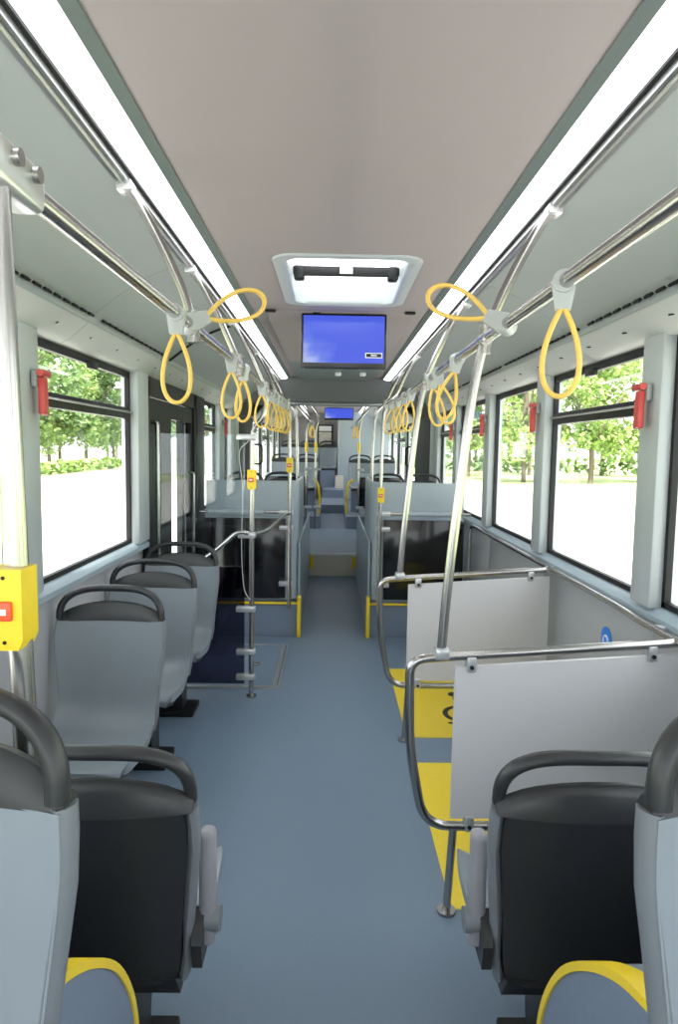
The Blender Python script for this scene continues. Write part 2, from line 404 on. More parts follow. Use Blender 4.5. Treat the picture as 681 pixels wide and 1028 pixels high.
window(1, 5.21, 6.36, True, 'right side window with hopper bar above the far wheelchair board')
window(1, 6.52, 7.5, True, 'right side window beside the raised podium before the gangway')
window(-1, -.04, 1.11, False, 'left side window nearest the camera, out of frame')
window(-1, 1.27, 2.42, False, 'left side window behind the near yellow-button pole')
window(-1, 2.58, 3.88, True, 'left side window with hopper bar beside the three single seats')
window(-1, 5.90, 6.68, True, 'narrow left window with hopper bar just past the door')
window(-1, 6.98, 7.42, False, 'left side window beside the podium before the gangway')
for s, sd_ in ((1, 'right'), (-1, 'left')):
    for i, (a, b) in enumerate(zip(RP[:-1], RP[1:])):
        window(s, a+.18, b, i == 1, '%s window of the rear section, %s past the gangway' % (sd_, ['first', 'second', 'third', 'fourth'][i]))

# door: two black-framed leaves, steel grab tube
dr = tag(empty('door_1', (-1.175, 4.825, 0)), 'black-framed double passenger door with glass leaves on the left', 'door', kind='structure')
MB().box(-.03, .035, -.725, -.665, 0, 1.95).build('jamb', 'black_rubber', dr); MB().box(-.03, .035, .665, .725, 0, 1.95).build('jamb', 'black_rubber', dr)
MB().box(-.03, .035, -.725, .725, 1.86, 1.97).build('door_header', 'black_plastic', dr)
for k, (a, b, wa, wb) in enumerate(((-.66, .30, .60, .03), (.31, .66, .05, .05))):
    lf = MB().box(-.02, .02, a, a+wa, .02, 1.85).box(-.02, .02, b-wb, b, .02, 1.85).box(-.02, .02, a+wa, b-wb, .02, .20).box(-.02, .02, a+wa, b-wb, 1.74, 1.85).build('door_leaf', 'black_rubber', dr)
    MB().quad((0, a+wa, .2), (0, b-wb, .2), (0, b-wb, 1.74), (0, a+wa, 1.74)).build('pane', 'pane_clear' if k == 0 else 'pane_dark', lf)
    if k == 0:
        MB().tube(fillet([(.02, a+.07, .5), (.06, a+.07, .5), (.06, a+.07, 1.7), (.02, a+.07, 1.7)], .03), .014, 10).build('grab_tube', 'steel', lf)
    else:
        MB().tube(fillet([(.02, a+.2, .6), (.06, a+.2, .6), (.06, a+.2, 1.35), (.02, a+.2, 1.35)], .03), .012, 10).build('grab_tube', 'steel', lf)

MB().rbox(-.055, .045, .726, 1.075, .02, 1.97, .012).build('door_pillar', 'black_plastic', dr)
# front end behind the camera: windscreen wall
wf = tag(empty('wall_front'), 'front end of the bus with a wide windscreen, behind the camera', 'wall', kind='structure')
MB().box(-1.25, 1.25, Y0-.05, Y0, -.3, .75).build('dash_panel', 'wall_grey', wf); MB().box(-1.25, 1.25, Y0-.05, Y0, 2.15, 2.5).build('top_panel', 'wall_grey', wf)
MB().quad((-1.2, Y0-.02, .75), (1.2, Y0-.02, .75), (1.2, Y0-.02, 2.15), (-1.2, Y0-.02, 2.15)).build('windscreen', 'pane', wf)
# rear end
wr = tag(empty('wall_rear'), 'rear end wall with warm grey lining and a blue-grey engine tower', 'wall', kind='structure')
MB().box(-1.25, 1.25, RY1, RY1+.06, -.3, 2.5).build('end_panel', 'rear_wall', wr)
tw = MB().prism([(.10, 14.35), (.13, 14.28), (1.15, 14.28), (1.15, RY1), (.10, RY1)], .5, 2.34, 'z').build('engine_tower', 'rear_tower', wr)
MB().box(.05, .22, 14.0, 14.28, .5, 1.0).build('tower_base', 'cream', wr)
MB().box(.105, .135, 14.262, 14.28, 1.0, 2.33).build('tower_edge', 'pillar_grey', wr)

# ------------------------------------------------------------------ gangway
gw = tag(empty('gangway', (0, GY0, 0)), 'dark grey articulated gangway ring joining front and rear sections', 'gangway', kind='structure')
MB().prism([(-.05, 2.345), (-.05, 2.30), (0.0, 2.10), (.05, 2.045), (.12, 2.04), (.18, 2.35)], -1.2, 1.2, 'x').build('header', 'gangway_dark', gw)
MB().cyl((-.55, .02, 2.055), (.55, .02, 2.055), .018, 10).build('header_bar', 'aluminium', gw)
MB().box(-1.2, 1.2, .18, 1.8, 2.28, 2.345).build('gangway_roof', 'header_paint', gw)
for s in (-1, 1):
    # bellows side wall with folds, framed by a pale rounded post
    prof = []
    n = 14
    for k in range(n+1): prof.append((s*(1.15+(.03 if k % 2 else 0)), .22+k*(1.5/n)))
    prof += [(s*1.2, 1.72), (s*1.2, .22)]
    MB().prism(prof, ZS, 2.28, 'z').build('bellows', 'bellows', gw, 10)
    a, b = sorted((s*1.10, s*1.2))
    MB().rbox(a, b, -.04, .16, ZS, 2.2, .03, 3).build('post', 'pillar_grey', gw)
    MB().rbox(*sorted((s*1.16, s*1.2)), 1.70, 1.8, ZS, 2.28, .015, 3).build('post', 'pillar_grey', gw)
    MB().rbox(min(s*1.12, s*1.145), max(s*1.12, s*1.145), .2, 1.68, .6, 1.96, .015, 2).build('cover_panel', 'bellows', gw)
    MB().tube(fillet([(s*1.17, 1.74, 1.33), (s*1.0, 1.74, 1.33), (s*1.0, 1.74, 1.60), (s*1.17, 1.74, 1.60)], .05), .012, 8).build('grab_handle', 'black_plastic', gw)

# ------------------------------------------------------------------ seats
def seat_profile():
    # z, half width, y offset of the front face (local; front faces -y)
    return [(.40, .185, -.035), (.46, .195, -.030), (.55, .200, -.020), (.66, .211, -.005), (.74, .219, .008), (.80, .218, .018), (.835, .215, .024)]
def make_seat(name, arm=0, pedestal=True, drop=0.0):
    root = empty(name)
    pr = seat_profile()
    P = []
    for i in range(len(pr)-1):
        for k in range(3):
            t = k/3; P.append(tuple(pr[i][j]*(1-t)+pr[i+1][j]*t for j in range(3)))
    P.append(pr[-1])
    def ring(z, hw, yo, dep, conc, shrink=0):
        o = []; n = 12; h = hw-shrink
        for k in range(n+1):
            u = -1+2*k/n; o.append((u*h, yo+conc*(1-u*u)-.012*(abs(u) ** 6), z))
        for k in range(n+1):
            u = 1-2*k/n; o.append((u*h*.985, yo+dep+conc*(1-u*u)*.9, z))
        return o
    # one continuous bucket: back face rolling into the pan
    prof = crom([(.024, .835, .214), (.012, .76, .218), (-.004, .66, .211), (-.018, .56, .201), (-.034, .49, .197), (-.075, .445, .198), (-.15, .428, .204),
                 (-.26, .425, .210), (-.36, .435, .209), (-.425, .440, .202), (-.452, .425, .188), (-.455, .400, .180)], 3)
    rings = []
    for i, p in enumerate(prof):
        a = prof[max(0, i-1)]; b = prof[min(len(prof)-1, i+1)]; t = Vector((b.x-a.x, b.y-a.y)).normalized(); nr = Vector((-t.y, t.x))  # towards the shell
        if nr.x*.5-nr.y < 0: nr = -nr
        hw = p.z; o = []; n = 12
        for k in range(n+1):
            u = -1+2*k/n; d = .026*(1-u*u)-.010*abs(u)**6; o.append((u*hw, p.x+nr.x*d, p.y+nr.y*d))
        for k in range(n+1):
            u = 1-2*k/n; d = .028+.024*(1-u*u); o.append((u*hw*.985, p.x+nr.x*d, p.y+nr.y*d))
        rings.append(o)
    MB().loft(rings).build('seat_bucket', 'seat_face', root, 50)
    MB().loft([ring(z, hw, yo+.024, .020, .03, .014) for z, hw, yo in P]).build('back_shell', 'seat_shell', root, 50)
    # side rims
    for s in (-1, 1):
        MB().tube([(s*(hw-.004), yo+.018, z) for z, hw, yo in P], .013, 8, ry=.026, ref=(1, 0, 0)).build('side_rim', 'seat_rim', root, 60)
    # dark top band with arched upper edge
    n = 16; fr = []; rings = []
    for k in range(n+1):
        u = -1+2*k/n; x = u*.216
        y = .025+.03*(1-u*u); zt = .872+.040*(1-u*u) - .02*abs(u)**6; zb = .832
        rings.append([(x, y-.006, zb), (x, y+.004, zt-.008), (x, y+.014, zt), (x, y+.030, zt-.004), (x, y+.042, zt-.02), (x, y+.044, zb)])
    MB().loft(rings).build('top_band', 'seat_handle', root, 45)
    # open handle loop
    hp = []
    for k in range(29):
        a = math.pi*k/28; c, s_ = math.cos(a), math.sin(a)
        x = -.207*(abs(c)**.62)*(1 if c > 0 else -1); z = .845+.120*(s_**.75); hp.append((x, .030+.028*(1-(x/.21)**2)+.012*s_, z))
    MB().tube(hp, .0145, 10, ry=.019, ref=(0, 0, 1) if False else None).build('handle', 'seat_handle', root, 60)
    MB().prism([(-.42, .385), (-.06, .385), (.01, .42), (.03, .42), (-.02, .345), (-.30, .350)], -.17, .17, 'x').build('pan_underside', 'seat_shell', root)
    if pedestal:
        MB().prism([(-.26, .36), (-.06, .36), (-.08, .03+drop), (-.20, .03+drop)], -.05, .05, 'x').build('pedestal', 'seat_shell', root)
        MB().rbox(-.12, .12, -.24, -.04, drop, .035+drop, .008).build('foot_plate', 'black_plastic', root)
    if arm:
        ar = MB()
        ar.rbox(arm*.232-.019, arm*.232+.019, -.055, -.008, .465, .742, .015, 3)
        a_ = ar.build('armrest', 'armrest', root, 60)
        MB().cyl((arm*.205, -.03, .525), (arm*.262, -.03, .525), .028, 16).build('pivot', 'seat_rim', a_)
        MB().prism([(-.16, .44), (.02, .44), (.03, .50), (-.02, .56), (-.06, .53)], min(arm*.205, arm*.228), max(arm*.205, arm*.228), 'x').build('hinge_plate', 'seat_shell', root)
    return root
seat0 = make_seat('passenger_seat')
LS = 'single grey plastic passenger seats along the left wall'
for i, (y, lab) in enumerate(((2.70, 'grey plastic single seat facing the camera, nearest of three along left wall'),
                              (3.37, 'grey plastic single seat facing the camera, middle of three along left wall'),
                              (4.02, 'grey plastic single seat facing the camera, farthest of three, beside the glass screen'))):
    o = seat0 if i == 0 else copy_tree(seat0)
    o.location = (-.93, y, 0); tag(o, lab, 'seat', LS)
DD = .06; DY = 1.45; RG_ = 'rear-facing dark-backed seats'
for x, arm, lab in ((-.538, -1, 'dark-backed seat facing away with raised armrest, left of the aisle in the foreground'),
                    (.550, 1, 'dark-backed seat facing away with raised armrest, right of the aisle in the foreground')):
    o = make_seat('passenger_seat', arm=arm, drop=DD); o.location = (x, DY, -DD); o.rotation_euler = (0, 0, math.pi); tag(o, lab, 'seat', RG_)
plain = make_seat('passenger_seat', drop=DD); plain.location = (-.965, DY+.03, -DD); plain.scale = (.9, 1, 1); plain.rotation_euler = (0, 0, math.pi)
tag(plain, 'dark-backed seat facing away beside the left wall, mostly hidden by the near seat', 'seat', RG_)
o = copy_tree(plain, None, (.962, DY+.03, -DD), math.pi); tag(o, 'dark-backed seat facing away beside the right wall, mostly hidden by the near seat', 'seat', RG_)

# wheel boxes with yellow edge, carrying the nearest seats
ZW = .885; ZP = .36
for s, side in ((-1, 'left'), (1, 'right')):
    ex = .40 if s < 0 else .39
    wb = tag(empty('wheel_box', (s*.76, .4, 0)), 'rounded blue-grey wheel box with yellow edging, %s of the aisle' % side, 'wheel box', 'front wheel boxes')
    xi, xo = s*ex-s*.76, s*1.13-s*.76
    arc = [(p.x-.4, p.y) for p in crom([(.80, .842, 0), (.90, .805, 0), (1.01, .735, 0), (1.12, .635, 0), (1.20, .515, 0), (1.235, .40, 0), (1.24, .28, 0)], 4)]
    prof = [(-.6, 0), (-.6, ZP), (.40, ZP), (.40, .842)]+arc[1:]+[(.84, 0)]
    MB().prism(prof, min(xi, xo), max(xi, xo), 'x').build('box_shell', 'riser_vinyl', wb, 50)
    q = arc+[(.84, .02)]
    rings = []
    for i, (y, z) in enumerate(q):
        a = q[max(0, i-1)]; b = q[min(len(q)-1, i+1)]; t = Vector((b[0]-a[0], b[1]-a[1])).normalized(); nrm = Vector((-t.y, t.x))
        e = .004
        top = (y+nrm.x*e, z+nrm.y*e); inn = (y-nrm.x*.010, z-nrm.y*.010)
        rings.append([(xi-s*.004, inn[0], inn[1]), (xi-s*.004, top[0], top[1]), (xi+s*.036, top[0], top[1]), (xi+s*.036, y-nrm.x*.002, z-nrm.y*.002), (xi+s*.001, y-nrm.x*.002, z-nrm.y*.002), (xi+s*.001, inn[0], inn[1])])
    MB().loft(rings).build('yellow_edging', 'yellow_plastic', wb, 50)
near = make_seat('passenger_seat', pedestal=False)
ZN = .288
near.location = (-.558, .735, ZN); near.rotation_euler = (0, 0, 0)
tag(near, 'near passenger seat facing the camera at the left edge, on the wheel box', 'seat', 'seats on the wheel boxes')
o = copy_tree(near, None, (.567, .735, ZN)); tag(o, 'near passenger seat facing the camera at the right edge, on the wheel box', 'seat', 'seats on the wheel boxes')
near_r = o
# seats on the podium behind the bulkheads
for s, side in ((-1, 'left'), (1, 'right')):
    for x, pos in ((.55, 'aisle'), (.935, 'wall')):
        o = copy_tree(near, None, (s*x, 7.07, ZS+.05)); o.scale = (.87, 1, 1); tag(o, 'podium seat with dark handle showing above the %s bulkhead, %s side' % (side, pos), 'seat', 'seats on the podiums before the gangway')
        m_ = MB().box(-.17, .17, -.35, -.02, -.05, .36).build('seat_box', 'riser_vinyl', o)
for s, side in ((-1, 'left'), (1, 'right')):
    for x, pos in ((.47, 'aisle'), (.885, 'wall')):
        o = copy_tree(near, None, (s*x, 11.9, .485)); o.scale = (.92, 1, 1); tag(o, 'far grey seat facing the camera in the rear section, %s %s side' % (side, pos), 'seat', 'seats in the rear section')
        MB().box(-.17, .17, -.35, -.02, 0, .36).build('seat_box', 'riser_vinyl', o)
# rear bench seats at the very back
for i, x in enumerate((-.93, -.52, -.11)):
    o = copy_tree(near, None, (x, 14.75, .75)); o.scale = (.92, 1, 1); tag(o, 'rear bench seat at the back of the bus, %s from the left wall' % ['first', 'second', 'third'][i], 'seat', 'rear bench seats')
    MB().box(-.17, .17, -.35, -.02, 0 if x < -.3 else -.0, .36).build('seat_box', 'riser_vinyl', o)

for q in (near, near_r):
    MB().box(-.16, .16, -.36, -.04, ZP-ZN, .37).build('seat_box', 'riser_vinyl', q)
MB().cyl((-.206, .075, .07), (-.200, .075, .50), .013, 12).build('support_tube', 'steel', near_r)

# ------------------------------------------------------------------ podium bulkheads
for s, side in ((-1, 'left'), (1, 'right')):
    bk = tag(empty('bulkhead', (s*.68, 5.55, ZS)), 'grey podium bulkhead with glossy black lower screen, %s of the aisle' % side, 'partition', 'podium bulkheads')
    ox, oy = s*.68, 5.55
    # plan path: along the front then curving back along the aisle
    path = []
    for k in range(9):
        a = math.pi/2*k/8; path.append((s*(.30+.10)-s*.10*math.sin(a), 5.56+.10-.10*math.cos(a)))
    plan = [(s*1.06, 5.56)]+path+[(s*.30, 6.6)]
    inner = [(s*.33, 6.6), (s*.33, 5.68), (s*.38, 5.60), (s*1.06, 5.60)]
    poly = [(x-ox, y-oy) for x, y in plan+inner]
    rings = []
    for z, sh in ((.02, 0), (.9, 0), (.96, .001), (.992, .006), (1.005, .016)):
        c = Vector((0, .3))
        rings.append([(x*(1-sh*.3)+(s*.002 if 0 else 0), y+sh*(.4 if y < .03 else 0), z) for x, y in poly])
    MB().loft(rings).build('bulkhead_wall', 'bulkhead_grey', bk, 40)
    # aisle kick panel down to the floor
    a, b = sorted((s*.285, s*.300)); MB().box(a-ox, b-ox, 5.60-oy, 8.2-oy, -ZS, .5).build('kick_panel', 'sill_blue', bk)
    a, b = sorted((s*.27, s*.30)); MB().rbox(a-ox, b-ox, 5.47-oy, 5.55-oy, -ZS, .06, .005).build('yellow_post', 'yellow_plastic', bk)
    a, b = sorted((s*.40, s*1.06)); MB().rbox(a-ox, b-ox, 5.50-oy, 5.512-oy, .04, .70, .004).build('black_screen', 'black_gloss', bk)
    a, b = sorted((s*.42, s*1.06)); MB().box(a-ox, b-ox, 5.515-oy, 5.56-oy, .70, .705).build('screen_ledge', 'bulkhead_grey', bk)
    # padded rail with steel ends
    MB().tube([(s*.37-ox, 5.46-oy, .755), (s*1.10-ox, 5.46-oy, .755)], .011, 10).build('rail', 'steel', bk)
    MB().tube([(s*.58-ox, 5.46-oy, .755), (s*1.02-ox, 5.46-oy, .755)], .020, 12).build('rail_pad', 'bulkhead_grey', bk)
    # pole clamps
    for z in (.755, .63, .17):
        MB().rbox(min(s*.34, s*.45)-ox, max(s*.34, s*.45)-ox, 5.435-oy, 5.50-oy, z-.018, z+.018, .006).build('clamp', 'clamp_grey', bk)

# ------------------------------------------------------------------ handrails, poles
RZ = 1.90
def railx(s, y):
    if s < 0 and y < 2.9: return -(.432+(2.9-y)*.0165)
    b = .432 if s < 0 else .44
    return s*b if y < 4.2 else s*(b-.05*min(1, (y-4.2)/1.2))
for s, side in ((-1, 'left'), (1, 'right')):
    pts = [(railx(s, y), y, RZ) for y in ((.86 if s < 0 else .3), 1.5, 2.5, 3.4, 4.2, 4.6, 5.0, 5.45)]
    tag(MB().tube(pts, .0165, 12).build('overhead_handrail', 'steel'), 'long steel overhead handrail along the %s side of the aisle' % side, 'handrail', 'overhead handrails')
def tee(mb_parent, x, y, z, along='y'):
    m = MB()
    m.tube([(x, y-.045, z), (x, y+.045, z)], .021, 12)
    m.tube([(x, y, z+.045), (x, y, z-.045)], .020, 12)
    return m.build('tee_clamp', 'steel', mb_parent)
def roof_bracket(p, s, x, y, z):
    MB().rbox(x-.022, x+.022, y-.03, y+.03, z-.012, z+.02, .006).build('roof_bracket', 'clamp_grey', p)
def top_path(s, y, xr):     # from the roof rail down to the overhead rail, bowed
    return [(s*.635, y, 2.288), (s*.60, y, 2.245), (s*.535, y, 2.13), (s*.475, y, 2.0), (xr, y, RZ)]
def thing_at(name, loc, label, cat, group=None):
    e = empty(name, loc); tag(e, label, cat, group); return e
def local(pts, loc): return [(p[0]-loc[0], p[1]-loc[1], p[2]-loc[2]) for p in pts]
def hanger(s, y, label):
    loc = (s*.54, y, RZ); e = thing_at('handrail_hanger', loc, label, 'handrail hanger', 'curved steel hangers of the overhead handrails')
    MB().tube(crom(local(top_path(s, y, railx(s, y)), loc), 6), .0135, 10).build('hanger_tube', 'steel', e)
    tee(e, railx(s, y)-loc[0], 0, 0); roof_bracket(e, s, s*.637-loc[0], 0, 2.286-RZ)
def pole(s, y, low, label, roof=True, joint=True, r=.0155, clamps=(), button=None, base=True, grp='vertical steel grab poles'):
    """low: list of (x, z) going down from the overhead rail"""
    loc = (low[-1][0], y, low[-1][1]); e = thing_at('grab_pole', loc, label, 'grab pole', grp)
    pts = (top_path(s, y, railx(s, y)) if roof else [(railx(s, y), y, RZ)])+[(x, y, z) for x, z in low]
    MB().tube(crom(local(pts, loc), 6), r, 12).build('pole_tube', 'steel', e)
    if joint: tee(e, railx(s, y)-loc[0], 0, RZ-loc[2])
    if roof: roof_bracket(e, s, s*.637-loc[0], 0, 2.286-loc[2])
    for (cx, cz, w_) in clamps: MB().rbox(min(0, w_)-.024+cx-loc[0], max(0, w_)+.024+cx-loc[0], -.026, .026, cz-.018-loc[2], cz+.018-loc[2], .007).build('clamp', 'clamp_grey', e)
    if base: MB().cyl((0, 0, 0), (0, 0, .012), .032, 14).build('base_flange', 'steel', e)
    return e, loc
def button_box(loc, label, sc=1.0, side=1):
    e = thing_at('stop_button', loc, label, 'stop button', 'yellow stop request buttons'); h, w_ = .062*sc, .027*sc
    body = [(-w_*.75, -h), (w_*.75, -h), (w_, -h*.75), (w_, h), (-w_, h), (-w_, -h*.75)]
    m = MB(); m.prism([(a, b) for a, b in body], -.038*sc, .018*sc, 'y'); m.build('housing', 'yellow_plastic', e)
    MB().rbox(-w_*.72, w_*.5, -.044*sc, -.036*sc, -.016*sc, .014*sc, .003*sc).build('button', 'red_button', e)
    MB().box(-w_*.45, w_*.22, -.0455*sc, -.0438*sc, -.006*sc, .003*sc).build('button_lettering', 'sign_white', e)
    for z in (-h*.8, h*.8): MB().cyl((0, -.0395*sc, z), (0, -.037*sc, z), .003*sc, 8).build('screw', 'black_plastic', e)
    return e
# left hangers / poles
hanger(-1, 2.03, 'curved steel hanger at the front of the left handrail, above the first strap')
hanger(-1, 2.93, 'curved steel hanger of the left handrail in line with the roof hatch')
# near left pole
e, l_ = pole(-1, .90, [(-.461, 1.7), (-.452, 1.3), (-.440, .81)], 'steel grab pole at the left edge with a yellow stop button', roof=False, joint=False, r=.0155)
bz = RZ-l_[2]
MB().rbox(-.056, -.004, -.035, .105, bz-.028, bz+.036, .014, 3).build('rail_bracket', 'clamp_grey', e)
for dy in (.005, .062): MB().tube([(-.006, dy, bz+.014), (.001, dy, bz+.014), (.005, dy, bz+.014)], .011, 14).build('bolt', 'steel', e)
button_box((-.457, .90, 1.335), 'large yellow stop button box on the near left pole', .86)
tag(MB().tube(crom([(-.635, .80, 2.288), (-.58, .82, 2.2), (-.51, .86, 2.03), (-.466, .885, RZ+.03)], 6), .0135, 10).build('handrail_hanger', 'steel'), 'steel hanger tube reaching the near left pole at the picture edge', 'handrail hanger', 'curved steel hangers of the overhead handrails')
# left door pole
e, l_ = pole(-1, 4.12, [(-.432, 1.82), (-.452, 1.74), (-.508, 1.66), (-.515, 1.56), (-.515, .9), (-.515, 0)], 'kinked steel pole beside the left door holding the glass screen',
             clamps=[(-.515, z, -.07) for z in (1.615, .56, .29, .13)]+[(-.515, 1.02, -.06)])
button_box((-.515, 4.12, 1.36), 'yellow stop button on the kinked pole beside the left door', .95)
# glass screen between third seat and door
gs = thing_at('glass_screen', (-.83, 4.13, .08), 'glass screen between the third left seat and the door, tinted below', 'glass screen')
MB().rbox(-.30, .27, -.004, .004, 0, .74, .003, 1).build('tinted_pane', 'pane_tint', gs)
MB().prism([(-.30, .745), (.27, .745), (.27, 1.50), (.22, 1.55), (-.30, 1.55)], -.004, .004, 'y').build('clear_pane', 'pane_clear', gs)
# wire hanging beside the door pole
tag(MB().tube(crom([(-.50, 4.09, 1.72), (-.53, 4.10, 1.60), (-.59, 4.10, 1.52), (-.57, 4.1, 1.30), (-.575, 4.1, .95), (-.56, 4.1, .70), (-.52, 4.1, .62)], 8), .0016, 6).build('thin_cable', 'white_plastic'), 'thin pale cable hanging beside the kinked door pole', 'cable')
# arm rails at the door pole
tag(MB().tube(crom([(-.365, 5.42, 1.03), (-.40, 5.2, 1.035), (-.455, 4.6, 1.0), (-.50, 4.16, 1.02)], 8), .013, 10).build('side_handrail', 'steel'), 'steel side handrail from the door pole to the left bulkhead', 'handrail')
tag(MB().tube(crom([(-.53, 4.085, 1.035), (-.60, 4.085, 1.035), (-.68, 4.083, .97), (-.78, 4.083, .89), (-.92, 4.083, .82), (-1.1, 4.083, .80), (-1.145, 4.083, .80)], 8), .013, 10).build('side_handrail', 'steel'), 'bent steel side handrail from the door pole down behind the third seat', 'handrail')
# podium poles
for s, side in ((-1, 'left'), (1, 'right')):
    e, l_ = pole(s, 5.42, [(s*.372, 1.7), (s*.365, 1.3), (s*.362, .26)], 'steel pole at the aisle corner of the %s bulkhead' % side, base=False, r=.0145)
    button_box((s*.365, 5.40, 1.42 if s < 0 else 1.19), 'small yellow stop button on the %s bulkhead pole' % side, .95)
    e, l_ = pole(s, 6.55, [(s*.37, 1.7), (s*.36, 1.3), (s*.365, ZS+.0)], 'second steel pole behind the %s bulkhead' % side, r=.0145)
# right wheelchair-bay poles
def bay_low(b): return [(.405, 1.72), (.372, 1.4), (.345, 1.1), (.333, .91)]
for y, lab in ((2.15, 'tall bowed steel pole on the near wheelchair board frame'), (3.5, 'tall bowed steel pole on the far wheelchair board frame')):
    pole(1, y, bay_low(0), lab, base=False, r=.0155, clamps=[(.333, .895, 0)])
# wheelchair bay boards
def bay_board(y, label):
    e = thing_at('wheelchair_board', (.75, y, 0), label, 'partition', 'wheelchair bay boards')
    X = lambda x: x-.75
    p = [(X(1.13), 0, .940), (X(.34), 0, .882), (X(.230), 0, .872), (X(.236), 0, .58), (X(.29), 0, .305), (X(1.13), 0, .305)]
    MB().tube(fillet(p, .09, 8), .0155, 12).build('tube_frame', 'steel', e)
    MB().cyl((X(.39), 0, .305), (X(.375), 0, .0), .014, 12).build('leg', 'steel', e)
    MB().cyl((X(.375), 0, 0), (X(.375), 0, .010), .032, 14).build('leg_flange', 'steel', e)
    MB().prism([(X(.378), .335), (X(1.12), .335), (X(1.12), .903), (X(.378), .850)], -.008, .008, 'y').build('board', 'board', e)
    for x, z in ((.43, .865), (1.02, .908), (.44, .322), (1.02, .322)):
        MB().rbox(X(x)-.016, X(x)+.016, -.018, .018, z-.030, z+.022, .006).build('clip', 'clamp_grey', e)
        MB().cyl((X(x), -.024, z-.012), (X(x), -.017, z-.012), .007, 10).build('bolt', 'black_plastic', e)
    return e
bay_board(2.15, 'light grey board in bent steel frame, nearer of the two wheelchair bay boards')
bay_board(3.50, 'light grey board in bent steel frame, farther of the two wheelchair bay boards')
# wall handrail on the right with stand-offs
wh = thing_at('wall_handrail', (1.10, 3.7, .945), 'steel handrail under the right windows with a bent end', 'handrail')
MB().tube(fillet(local([(1.10, 1.3, .945), (1.10, 2.42, .945), (1.115, 2.66, .945), (1.11, 5.30, .955), (1.10, 5.44, .955), (1.10, 5.44, .25)], (1.10, 3.7, .945)), .06), .013, 10).build('rail_tube', 'steel', wh)
for y in (1.6, 2.3, 3.5, 4.9): MB().rbox(.0, .045, y-3.7-.018, y-3.7+.018, -.022, .012, .005).build('standoff', 'clamp_grey', wh)
# blue sign on the right wall
bs = thing_at('wall_sign', (1.174, 2.87, .745), 'small round blue sign on the right wall in the wheelchair bay', 'sign')
MB().tube([(0, 0, 0), (-.003, 0, 0)], .055, 28).build('sign_disc', 'blue_sign', bs)
MB().tube([(-.004+0, .025*math.cos(t*.4189), .025*math.sin(t*.4189)-.008) for t in range(15)], .004, 6, closed=True).build('pictogram', 'sign_white', bs)

# ------------------------------------------------------------------ straps
def teardrop(L, W, n=30):
    pts = []
    for k in range(n):
        t = 2*math.pi*k/n
        d = L*(1-math.cos(t))/2; pts.append((W/2*math.sin(t)*(math.sin(t/2)**.9), d))
    return pts
def make_strap():
    e = empty('hanging_strap')
    clip = MB(); clip.tube([(0, -.022, 0), (0, .022, 0)], .0235, 12); clip.build('clip_ring', 'strap_clip', e)
    MB().prism([(-.024, -.005), (.024, -.005), (.016, -.055), (-.016, -.055)], -.012, .012, 'y').build('clip_tongue', 'strap_clip', e)
    td = teardrop(.185, .095)
    MB().tube([(x, 0, -.048-d) for x, d in td], .0058, 8, closed=True, ry=.009, ref=None).build('loop', 'yellow_strap', e)
    return e
st0 = make_strap(); stn = [0]
def strap(s, y, label, tilt=0.0, rz=0.0, swing=0.0, sc=1.0):
    e = st0 if stn[0] == 0 else copy_tree(st0)
    stn[0] += 1
    e.location = (railx(s, y), y, RZ); e.rotation_euler = (swing, tilt, rz); e.scale = (sc, sc, sc)
    tag(e, label, 'strap', 'yellow hanging straps'); return e
strap(-1, 1.83, 'yellow hanging strap, nearest hanging straight from the left handrail')
strap(-1, 1.98, 'yellow strap flung out sideways from the left handrail under the light', tilt=-2.02, rz=.15, swing=.4, sc=1.12)
strap(1, 1.43, 'yellow hanging strap, nearest hanging straight from the right handrail', rz=-.3)
strap(1, 1.90, 'yellow strap flung out sideways from the right handrail under the light', tilt=2.05, rz=-.15, swing=.4, sc=1.12)
for y, rz, wh in ((2.72, .2, 'nearer'), (3.05, -.4, 'farther')): strap(-1, y, wh+' of two overlapping yellow straps on the left handrail before the kinked pole', rz=rz)
strap(-1, 3.85, 'single yellow strap on the left handrail just before the kinked pole', rz=.3)
ORD = ['nearest', 'second', 'third', 'fourth', 'fifth']
for i, (y, rz) in enumerate(((4.4, .3), (4.62, -.3), (4.84, .5), (5.05, .1), (5.25, -.4))): strap(-1, y, ORD[i]+' yellow strap of the far cluster on the left handrail before the bulkhead', rz=rz)
for y, rz, t, wh in ((2.62, .3, .25, 'nearer'), (3.1, -.35, -.25, 'farther')): strap(1, y, wh+' of two yellow straps on the right handrail between the bowed poles', rz=rz, tilt=t)
strap(1, 3.3, 'yellow strap on the right handrail touching the far bowed pole', rz=.2, tilt=-.2)
for i, (y, rz) in enumerate(((4.1, .3), (4.4, -.3), (4.7, .5), (5.0, .1))): strap(1, y, ORD[i]+' yellow strap of the far cluster on the right handrail before the bulkhead', rz=rz, tilt=.1)

# ------------------------------------------------------------------ emergency hammers
def hammer(s, y, z, label):
    e = thing_at('emergency_hammer', (s*1.128, y, z), label, 'emergency hammer', 'red emergency hammers on the window pillars')
    MB().rbox(min(0, -s*.022), max(0, -s*.022), -.028, .030, .025, .085, .006).build('bracket', 'grey_plastic', e)
    h = MB(); h.rbox(-.013-s*.034, .013-s*.034, -.018, .018, -.075, .06, .006); h.build('hammer_handle', 'red_plastic', e)
    m = MB(); m.rbox(-.013-s*.030, .013-s*.030, .012, .030, -.078, .025, .005); m.build('guard', 'red_plastic', e)
    k = MB(); k.tube([(-s*.034, -.025+.0, .075), (-s*.034, .045, .075)], .013, 10); k.build('hammer_head', 'red_plastic', e)
    MB().tube([(-s*.034, .058+.014*math.cos(t*.628), .078+.014*math.sin(t*.628)) for t in range(10)], .003, 6, closed=True).build('pull_ring', 'grey_plastic', e)
